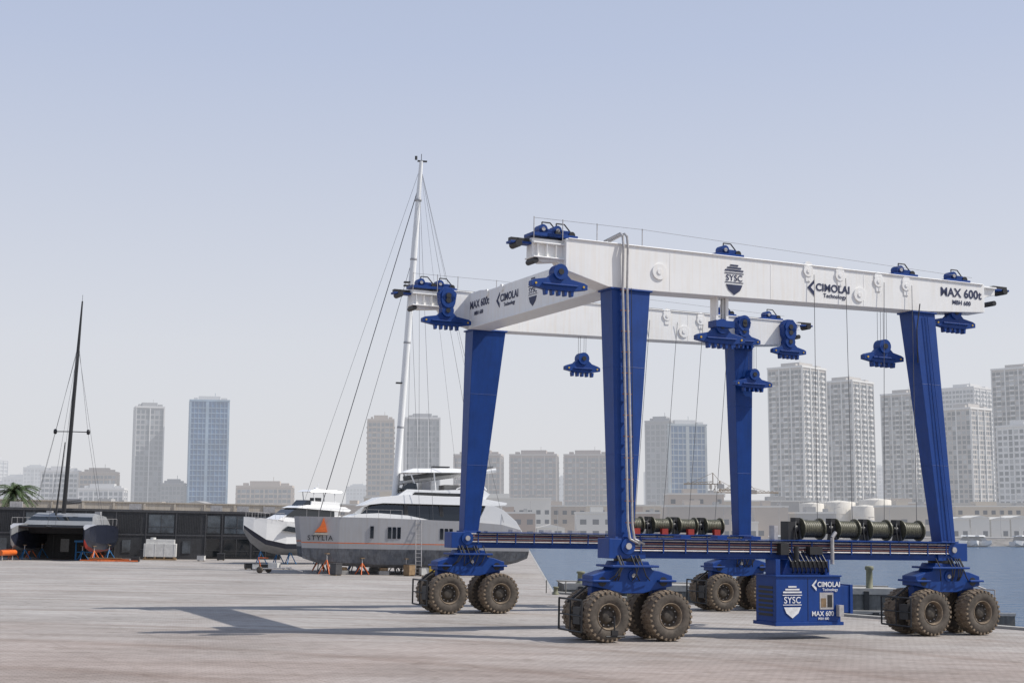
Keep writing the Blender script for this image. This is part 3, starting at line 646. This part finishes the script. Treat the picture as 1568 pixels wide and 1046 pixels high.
m.bx(-1.8,1.6,.3,.5,.3,.40,WOOD); m.box((3,.2,.3),(.8,.8,.5),BLACK); m.build('beams',e)
e=yard('inflatable_dinghy',-51.8,146,80); m=MB()
for s_ in(-1,1): m.cyl((-1.6,s_*.7,.75),(1.2,s_*.7,.75),.28,ORG,14); m.cyl((1.2,s_*.7,.75),(2.1,0,.95),.28,ORG,14,r1=.2)
m.bx(-1.5,1.3,-.6,.6,.5,.65,CHAR2); m.box((-1.7,0,.9),(.3,.5,.8),BLACK)
for s_ in(-1,1): m.tube([(-1,s_*.6,0),(-1,s_*.6,.5)],.06,STEEL); m.tube([(1,s_*.6,0),(1,s_*.6,.5)],.06,STEEL)
m.build('tubes_and_outboard',e)
e=yard('launch_trolley',-21,126,-20); m=MB()
for s_ in(-1,1): m.tube([(-1.6,s_*.6,.35),(1.6,s_*.5,.5)],.06,STEEL); m.lathe([(.0,-.1),(.28,-.1),(.3,0),(.28,.1),(0,.1)],(-.8,s_*.75,.3),TYRE,14)
for x in(-1.5,-.3,1.4): m.tube([(x,-.6,.4),(x,.6,.4)],.05,STEEL)
m.tube([(1.6,0,.5),(3,0,.25)],.05,STEEL); m.tube([(-1.4,.5,.4),(-1.6,.3,1.3),(-.6,.3,1.3)],.04,ORG); m.box((.2,0,.7),(.9,.6,.45),TANKW); m.build('frame',e)
for X,Y,c_ in((-15.2,124.2,CHAR2),(-9.0,126,WOOD),(-7.7,126.5,TANKW),(-6.9,126.6,YEL),(-22.6,131,BLACK),(-23.6,133,TANKW),(-24.5,134,BLACK),(-33.5,155,TANKW),(-32,158,BLACK),(-40.5,158,CHAR2)):
    e=yard('tool_crate',X,Y,random.random()*60); m=MB(); hh=random.uniform(.5,1.1); m.bx(-.4,.4,-.35,.35,.08,hh,c_); m.bx(-.43,.43,-.38,.38,hh,hh+.06,CHAR2)
    for sx_ in(-.33,.25): m.bx(sx_,sx_+.08,-.35,.35,0,.08,WOOD)
    m.build('box',e,.02)
e=yard('boarding_ladder',-8.2,126.2,10); m=MB()
for s_ in(-.25,.25): m.tube([(s_,0,0),(s_,1.0,4.9)],.035,STEEL,6)
for k in range(14): m.tube([(-.25,.07*k+.05,.33*k+.3),(.25,.07*k+.05,.33*k+.3)],.02,STEEL,5)
m.build('ladder',e)
e=yard('sand_boundary_wall',-85,186,13); m=MB(); m.bx(0,60,0,.5,0,6.35,SAND); m.bx(-.1,60.1,-.1,.6,6.35,6.5,SAND)
for k in range(16): m.bx(k*4-.15,k*4+.15,-.12,0,0,6.3,SAND)
m.build('wall_panels',e)
def palm(X,Y,H,n_=46,sc=1):
    e=yard('palm_tree',X,Y,random.random()*90); m=MB()
    m.cyl((0,0,0),(.25,0,H),.3,TRUNK,12,r1=.2); m.lathe([(.2,0),(.42,.25),(.3,.7),(0,.9)],(.25,0,H-.3),TRUNK,12,axis='z')
    for k in range(n_):
        a=random.random()*6.283; up=random.uniform(-.35,1.2); ln=random.uniform(2.6,3.8)*sc; pts=[]
        for j in range(9):
            s_=j/8; rr=ln*s_*math.cos(up*(1-s_*.3)); zz=H+.3+ln*s_*math.sin(up)-1.5*s_*s_*ln*.45; pts.append(Vector((.25+rr*math.cos(a),rr*math.sin(a),zz)))
        m.tube(pts,.025,LEAF,4); side=Vector((-math.sin(a),math.cos(a),0))
        for j in range(1,9):
            for u_ in(0,.33,.66):
                q_=pts[j-1].lerp(pts[j],u_); ll=.8*(1-.55*(j+u_)/9)
                for s2 in(-1,1):
                    d_=(side*s2+(pts[j]-pts[j-1]).normalized()*.7+Vector((0,0,-.35+random.uniform(-.2,.1)))).normalized()
                    m.add([q_,q_+(pts[j]-pts[j-1])*.3,q_+d_*ll],[(0,1,2)],LEAF)
    m.build('trunk_and_fronds',e,recalc=False)
palm(-62.4,178,6.9,50,1.15)
# ============================================================ FAR CITY
W={}
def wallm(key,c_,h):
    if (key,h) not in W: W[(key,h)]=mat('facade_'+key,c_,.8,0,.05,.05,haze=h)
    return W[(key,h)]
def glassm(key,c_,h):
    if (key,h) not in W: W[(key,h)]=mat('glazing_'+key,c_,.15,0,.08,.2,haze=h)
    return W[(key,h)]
def tower(name,X,Y,w_,d_,h,yaw,fl,bw,bd,wm_,gm,style='res',crown=True,trim=None):
    e=level(name,X,Y,-.9,yaw); m=MB(); hw,hd=w_/2,d_/2; trim=trim or wm_
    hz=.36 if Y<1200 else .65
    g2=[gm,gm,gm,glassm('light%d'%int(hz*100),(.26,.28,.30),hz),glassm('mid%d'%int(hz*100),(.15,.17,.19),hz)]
    m.bx(-hw,hw,-hd,hd,0,h,wm_ if style!='glass' else gm)
    fh=(h-2)/fl
    faces=[((-hw,-hd),(1,0),w_,bw,(0,-1)),((hw,-hd),(0,1),d_,bd,(1,0)),((-hw,hd),(0,-1),d_,bd,(-1,0)),((hw,hd),(-1,0),w_,bw,(0,1))]
    for o,dr,ln,nb,nr in faces:
        bwid=ln/nb
        def rect(a0,a1,z0,z1,off,mm,thick=0.0):
            p=[(o[0]+dr[0]*a+nr[0]*off,o[1]+dr[1]*a+nr[1]*off) for a in(a0,a1)]
            if thick:
                q_=[(x+nr[0]*thick,y+nr[1]*thick) for x,y in p]
                m.hexa([(*p[0],z0),(*q_[0],z0),(*q_[1],z0),(*p[1],z0)],[(*p[0],z1),(*q_[0],z1),(*q_[1],z1),(*p[1],z1)],mm)
            else: m.add([(*p[0],z0),(*p[1],z0),(*p[1],z1),(*p[0],z1)],[(0,1,2,3)],mm)
        if style=='glass':
            for f in range(fl): rect(0,ln,1+f*fh,1+f*fh+.5,0,trim,.25)
            for b in range(nb+1):
                wd_=.9 if b in(0,nb//2,nb) else .12
                rect(max(0,b*bwid-wd_),min(ln,b*bwid+wd_),0,h-.3,.0,trim,.4)
        else:
            for f in range(fl):
                for b in range(nb):
                    z=1.6+f*fh; gg=random.choice(g2)
                    if style=='bal' and b%3==1:
                        rect(b*bwid+.1,(b+1)*bwid-.1,z-.5,z+fh*.66,.06,gg); rect(b*bwid,(b+1)*bwid,z-.7,z+.15,.05,trim,.9)
                    elif style=='strip' and b%3==2: rect(b*bwid+.4,(b+1)*bwid-.2,z-.2,z+fh*.72,.08,gg)
                    else: rect(b*bwid+bwid*.16,(b+1)*bwid-bwid*.16,z+.1,z+fh*.66,.08,gg)
            for b in range(0,nb+1,3): rect(max(0,b*bwid-.3),min(ln,b*bwid+.3),0,h-.2,.02,trim,.55)
    if crown:
        m.bx(-hw-.5,hw+.5,-hd-.5,hd+.5,h,h+1.1,trim); m.bx(-hw*.55,hw*.55,-hd*.55,hd*.55,h+1.1,h+3.6,wm_)
        m.bx(-hw*.8,-hw*.62,-hd*.5,hd*.1,h+1.1,h+2.6,wm_); m.bx(hw*.6,hw*.9,-hd*.8,-hd*.3,h+1.1,h+2.4,wm_); m.cyl((hw*.3,0,h+3.6),(hw*.3,0,h+6),.15,trim,5)
    m.build('facade',e,recalc=True); return e
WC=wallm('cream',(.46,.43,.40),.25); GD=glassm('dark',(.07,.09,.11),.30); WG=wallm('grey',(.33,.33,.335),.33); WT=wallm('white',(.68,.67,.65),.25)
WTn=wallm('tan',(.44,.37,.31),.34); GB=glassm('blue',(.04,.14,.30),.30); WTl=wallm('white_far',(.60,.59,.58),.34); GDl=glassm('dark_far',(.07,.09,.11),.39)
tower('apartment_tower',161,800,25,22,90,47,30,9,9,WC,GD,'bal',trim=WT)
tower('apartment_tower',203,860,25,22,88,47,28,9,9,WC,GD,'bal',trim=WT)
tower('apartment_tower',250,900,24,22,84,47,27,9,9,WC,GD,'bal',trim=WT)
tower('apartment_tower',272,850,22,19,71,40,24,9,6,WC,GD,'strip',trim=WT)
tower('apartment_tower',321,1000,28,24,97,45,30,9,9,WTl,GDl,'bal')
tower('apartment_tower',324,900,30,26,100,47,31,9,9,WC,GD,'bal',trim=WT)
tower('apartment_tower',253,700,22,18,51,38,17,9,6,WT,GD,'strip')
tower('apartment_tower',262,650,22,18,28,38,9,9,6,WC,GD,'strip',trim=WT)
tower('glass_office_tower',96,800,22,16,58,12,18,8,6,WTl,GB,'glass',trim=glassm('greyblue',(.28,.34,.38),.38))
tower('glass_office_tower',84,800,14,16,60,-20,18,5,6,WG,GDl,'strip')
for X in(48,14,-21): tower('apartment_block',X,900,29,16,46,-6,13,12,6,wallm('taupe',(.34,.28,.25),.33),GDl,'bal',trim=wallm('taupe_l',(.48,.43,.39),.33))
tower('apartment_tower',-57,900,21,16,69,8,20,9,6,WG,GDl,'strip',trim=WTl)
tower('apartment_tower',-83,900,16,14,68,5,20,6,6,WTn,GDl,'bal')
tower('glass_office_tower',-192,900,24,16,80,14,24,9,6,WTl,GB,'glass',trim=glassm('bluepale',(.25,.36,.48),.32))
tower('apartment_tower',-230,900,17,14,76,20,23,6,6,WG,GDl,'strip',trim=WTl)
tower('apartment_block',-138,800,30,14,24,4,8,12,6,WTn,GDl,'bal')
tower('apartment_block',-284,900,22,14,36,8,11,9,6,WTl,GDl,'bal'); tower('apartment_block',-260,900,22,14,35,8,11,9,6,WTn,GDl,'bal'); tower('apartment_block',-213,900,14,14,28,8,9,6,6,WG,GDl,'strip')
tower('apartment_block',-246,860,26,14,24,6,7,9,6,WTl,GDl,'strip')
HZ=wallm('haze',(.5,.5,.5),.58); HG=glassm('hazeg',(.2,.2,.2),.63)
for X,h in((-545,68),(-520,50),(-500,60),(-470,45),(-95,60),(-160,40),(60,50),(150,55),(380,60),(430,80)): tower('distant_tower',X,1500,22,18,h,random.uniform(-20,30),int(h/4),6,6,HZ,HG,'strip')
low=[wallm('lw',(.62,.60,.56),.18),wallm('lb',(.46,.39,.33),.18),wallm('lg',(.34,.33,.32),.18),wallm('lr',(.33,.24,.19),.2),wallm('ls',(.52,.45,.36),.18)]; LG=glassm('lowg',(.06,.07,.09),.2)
def low_b(X,Y,w_,d_,h,mm,pitched=False,yaw=0):
    e=level('warehouse' if pitched else 'low_industrial_building',X,Y,-.9,yaw); m=MB(); m.bx(-w_/2,w_/2,-d_/2,d_/2,0,h,mm)
    if pitched: m.prism([(-w_/2-.4,h),(w_/2+.4,h),(0,h+w_*.13)],-d_/2-.3,d_/2+.3,mm)
    else: m.bx(-w_/2-.2,w_/2+.2,-d_/2-.2,d_/2+.2,h,h+.6,low[0]); m.bx(-w_*.2,w_*.05,-d_*.2,d_*.2,h+.6,h+2.2,mm); m.bx(w_*.25,w_*.33,-d_*.4,-d_*.1,h+.6,h+1.6,low[2]); m.cyl((w_*.4,0,h),(w_*.4,0,h+4),.1,low[2],4)
    nb=max(2,int(w_/3.2)); nf=max(1,int(h/3.6))
    for f in range(nf):
        for b in range(nb):
            if random.random()<.15: continue
            x=-w_/2+(b+.28)*w_/nb; m.bx(x,x+w_/nb*.5,-d_/2-.06,-d_/2-.01,1.0+f*3.6 if random.random()<.8 or f else .1,2.6+f*3.6,LG)
    m.build('walls_and_windows',e)
random.seed(11)
X=-8
while X<150:
    w_=random.uniform(9,24); low_b(X+w_/2,random.uniform(445,470),w_*.95,14,random.choice((3.5,5,6,8,10)),random.choice(low),random.random()<.35); X+=w_+random.uniform(-1,4)
X=-25
while X<190:
    w_=random.uniform(14,34); low_b(X+w_/2,random.uniform(560,600),w_,18,random.uniform(8,14),random.choice(low),random.random()<.25); X+=w_+random.uniform(-2,5)
X=-260
while X<-30:
    w_=random.uniform(14,34); low_b(X+w_/2,random.uniform(620,680),w_,18,random.uniform(9,14),random.choice(low),random.random()<.25); X+=w_+random.uniform(0,9)
low_b(-40,470,16,12,13,low[4]); low_b(-3,560,36,16,14,low[0])
low_b(66,520,20,14,15,low[1]); 
e=level('long_port_warehouse',190,600,-.9,0); m=MB(); GW=wallm('warehouse',(.33,.31,.28),.25); m.bx(-78,90,-15,15,0,12.2,GW)
for k in range(42): m.bx(-78+k*4-.1,-78+k*4+.1,-15.25,-15,0,12,low[2])
m.bx(-78.3,90.3,-15.4,15.3,12.2,13,GW); m.build('walls',e)
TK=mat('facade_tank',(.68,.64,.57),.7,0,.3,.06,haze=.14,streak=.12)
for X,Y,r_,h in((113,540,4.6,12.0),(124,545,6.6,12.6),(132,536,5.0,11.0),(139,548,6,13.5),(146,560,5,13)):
    e=level('storage_tank',X,Y,-.9); m=MB(); m.lathe([(r_,0),(r_,h),(r_*.97,h+.15),(0,h+r_*.14)],(0,0,0),TK,28,axis='z')
    for z in(h*.33,h*.66): m.lathe([(r_,z-.1),(r_+.12,z),(r_,z+.1)],(0,0,0),TK,28,axis='z')
    for k in range(12): m.cyl((r_*math.cos(k*.52),r_*math.sin(k*.52),h),(r_*math.cos(k*.52),r_*math.sin(k*.52),h+1),.05,TK,4)
    m.build('shell',e)
def tcrane(X,Y,h,jl,yaw,mm):
    e=level('tower_crane',X,Y,-.9,yaw); m=MB(); s_=.9
    for sx_ in(-s_,s_):
        for sy in(-s_,s_): m.tube([(sx_,sy,0),(sx_,sy,h)],.24,mm,4)
    k=0
    while k*2<h-2:
        a=(-1)**k; m.tube([(-s_*a,-s_,k*2),(s_*a,-s_,k*2+2)],.14,mm,4); m.tube([(-s_,-s_*a,k*2),(-s_,s_*a,k*2+2)],.14,mm,4); k+=1
    m.tube([(-jl*.3,0,h),(jl,0,h)],.28,mm,4); m.tube([(-jl*.3,0,h+.1),(0,0,h+5),(jl*.7,0,h+.9)],.13,mm,4); m.tube([(0,0,h+1.2),(jl,0,h+.3)],.16,mm,4)
    for j in range(int(jl/2)): m.tube([(j*2,0,h),(j*2+1,0,h+1.1),(j*2+2,0,h)],.11,mm,4)
    m.tube([(0,0,h),(0,0,h+5)],.3,mm,4)
    m.box((-jl*.27,0,h-1),(3,1.5,2),low[2]); m.box((1.2,-.9,h-1.2),(1.6,1.4,1.8),low[0]); m.build('mast_and_jib',e)
YC=wallm('cranep',(.22,.15,.08),.12)
tcrane(90,640,22,13,170,YC); tcrane(96,660,19,12,12,YC); tcrane(107,690,19,22,5,YC); tcrane(118,720,21,14,165,YC)
e=level('concrete_frame_building',104,640,-.9,3); m=MB()
for f in range(4):
    m.bx(-15,13,-7,7,f*3.4+3.1,f*3.4+3.4,low[2])
    for k in range(10): m.bx(-15+k*3,-14.5+k*3,-7,-6.5,f*3.4,f*3.4+3.1,low[2]); m.bx(-15+k*3,-14.5+k*3,6.5,7,f*3.4,f*3.4+3.1,low[3])
m.bx(-14,12,-2,-1.6,0,13.5,low[3]); m.build('slabs_and_columns',e)
BT=wallm('bt',(.75,.75,.74),.12)
def mboat(X,Y,ln,yaw):
    e=level('moored_boat',X,Y,-2.6,yaw); m=MB(); secs=[]
    for x,b,zb,zd in((0,.05,.9,1.9),(ln*.15,ln*.1,.1,1.75),(ln*.5,ln*.15,-.2,1.5),(ln,ln*.13,-.2,1.4)):
        L_=[(-b,zd),(-b*.8,zb+.3),(0,zb)]; secs.append([(x,a,z) for a,z in L_+[(-a,z) for a,z in L_[::-1][1:]]])
    m.loft(secs,BT); 
    house(m,[(ln*.25,1.6),(ln*.85,1.4),(ln*.8,2.9),(ln*.45,3.1)],-ln*.1,ln*.1,LG,.15); house(m,[(ln*.35,3.0),(ln*.85,2.9),(ln*.83,3.2),(ln*.4,3.3)],-ln*.11,ln*.11,BT,.05)
    m.cyl((ln*.6,0,3.2),(ln*.6,0,5.5),.06,low[0],5); m.build('hull_and_cabin',e)
random.seed(5)
for k in range(9): mboat(118+k*5.2+random.uniform(-1,1),415+random.uniform(-4,3),random.uniform(9,14),random.uniform(40,120))
for X,l in((12,12),(38,10),(44,14),(70,16),(95,12)): mboat(X,416,l,random.uniform(-20,20))
mboat(36,300,16,40)
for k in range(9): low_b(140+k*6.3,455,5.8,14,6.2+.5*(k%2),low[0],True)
e=level('harbour_quay',170,436,-3,0); m=MB(); m.bx(-55,90,-6,6,0,2.9,low[2]); 
for k in range(18): m.bx(-54+k*8,-53+k*8,-6.4,-6,0,2.9,low[1])
m.build('deck',e)
for k in range(14):
    X=-20+k*17; e=level('street_lamp',X,440,-.9,0); m=MB(); m.cyl((0,0,0),(0,0,9.5),.1,low[2],6,r1=.06); m.tube([(0,0,9.5),(1.2,0,9.9)],.06,low[2],5); m.box((1.5,0,9.9),(.8,.25,.12),low[2]); m.build('pole_and_head',e)
# ============================================================ LIGHT
SUN_EL=47; AZ=91.5
a=math.radians(AZ); el=math.radians(SUN_EL)
sd=Vector((math.sin(a)*math.cos(el),math.cos(a)*math.cos(el),math.sin(el)))
l=bpy.data.lights.new('sun','SUN'); l.energy=4.5; l.angle=math.radians(.5); l.color=(1,.955,.89)
so=bpy.data.objects.new('sun',l); S.collection.objects.link(so); so.rotation_euler=(-sd).to_track_quat('-Z','Y').to_euler(); so.location=(60,20,60)
wd=bpy.data.worlds.new('World'); S.world=wd; wd.use_nodes=True; n=wd.node_tree; N=n.nodes; L=n.links; N.clear()
out=N.new('ShaderNodeOutputWorld'); bg=N.new('ShaderNodeBackground'); sk=N.new('ShaderNodeTexSky'); sk.sky_type='NISHITA'; sk.sun_disc=False
sk.sun_elevation=el; sk.sun_rotation=a; sk.air_density=1.0; sk.dust_density=3.0; sk.ozone_density=2.0; sk.altitude=0
hs=N.new('ShaderNodeHueSaturation'); hs.inputs['Saturation'].default_value=.7; hs.inputs['Value'].default_value=1
L.new(sk.outputs[0],hs.inputs['Color'])
tc=N.new('ShaderNodeTexCoord'); sx=N.new('ShaderNodeSeparateXYZ'); L.new(tc.outputs['Generated'],sx.inputs[0])
rp_=N.new('ShaderNodeValToRGB'); el_=rp_.color_ramp.elements
el_[0].position=0; el_[0].color=(8.1,8.1,8.3,1); el_[1].position=.6; el_[1].color=(3.4,4.3,6.3,1)
x_=el_.new(.12); x_.color=(7.5,7.7,8.3,1)
x_=el_.new(.32); x_.color=(5.3,6.0,7.8,1)
L.new(sx.outputs['Z'],rp_.inputs['Fac'])
mx=N.new('ShaderNodeMix'); mx.data_type='RGBA'; mx.inputs[0].default_value=.85; L.new(hs.outputs[0],mx.inputs[6]); L.new(rp_.outputs[0],mx.inputs[7])
L.new(mx.outputs[2],bg.inputs['Color']); bg.inputs['Strength'].default_value=.1; L.new(bg.outputs[0],out.inputs[0])
# ============================================================ CAMERA
cd=bpy.data.cameras.new('camera'); cd.lens=50; cd.sensor_width=36; cd.clip_end=12000; cd.clip_start=.5
co=bpy.data.objects.new('camera',cd); S.collection.objects.link(co); co.location=(0,0,5); co.rotation_euler=(math.radians(90+7.16),0,0); S.camera=co
S.view_settings.view_transform='Standard'; S.view_settings.look='None'; S.view_settings.exposure=0
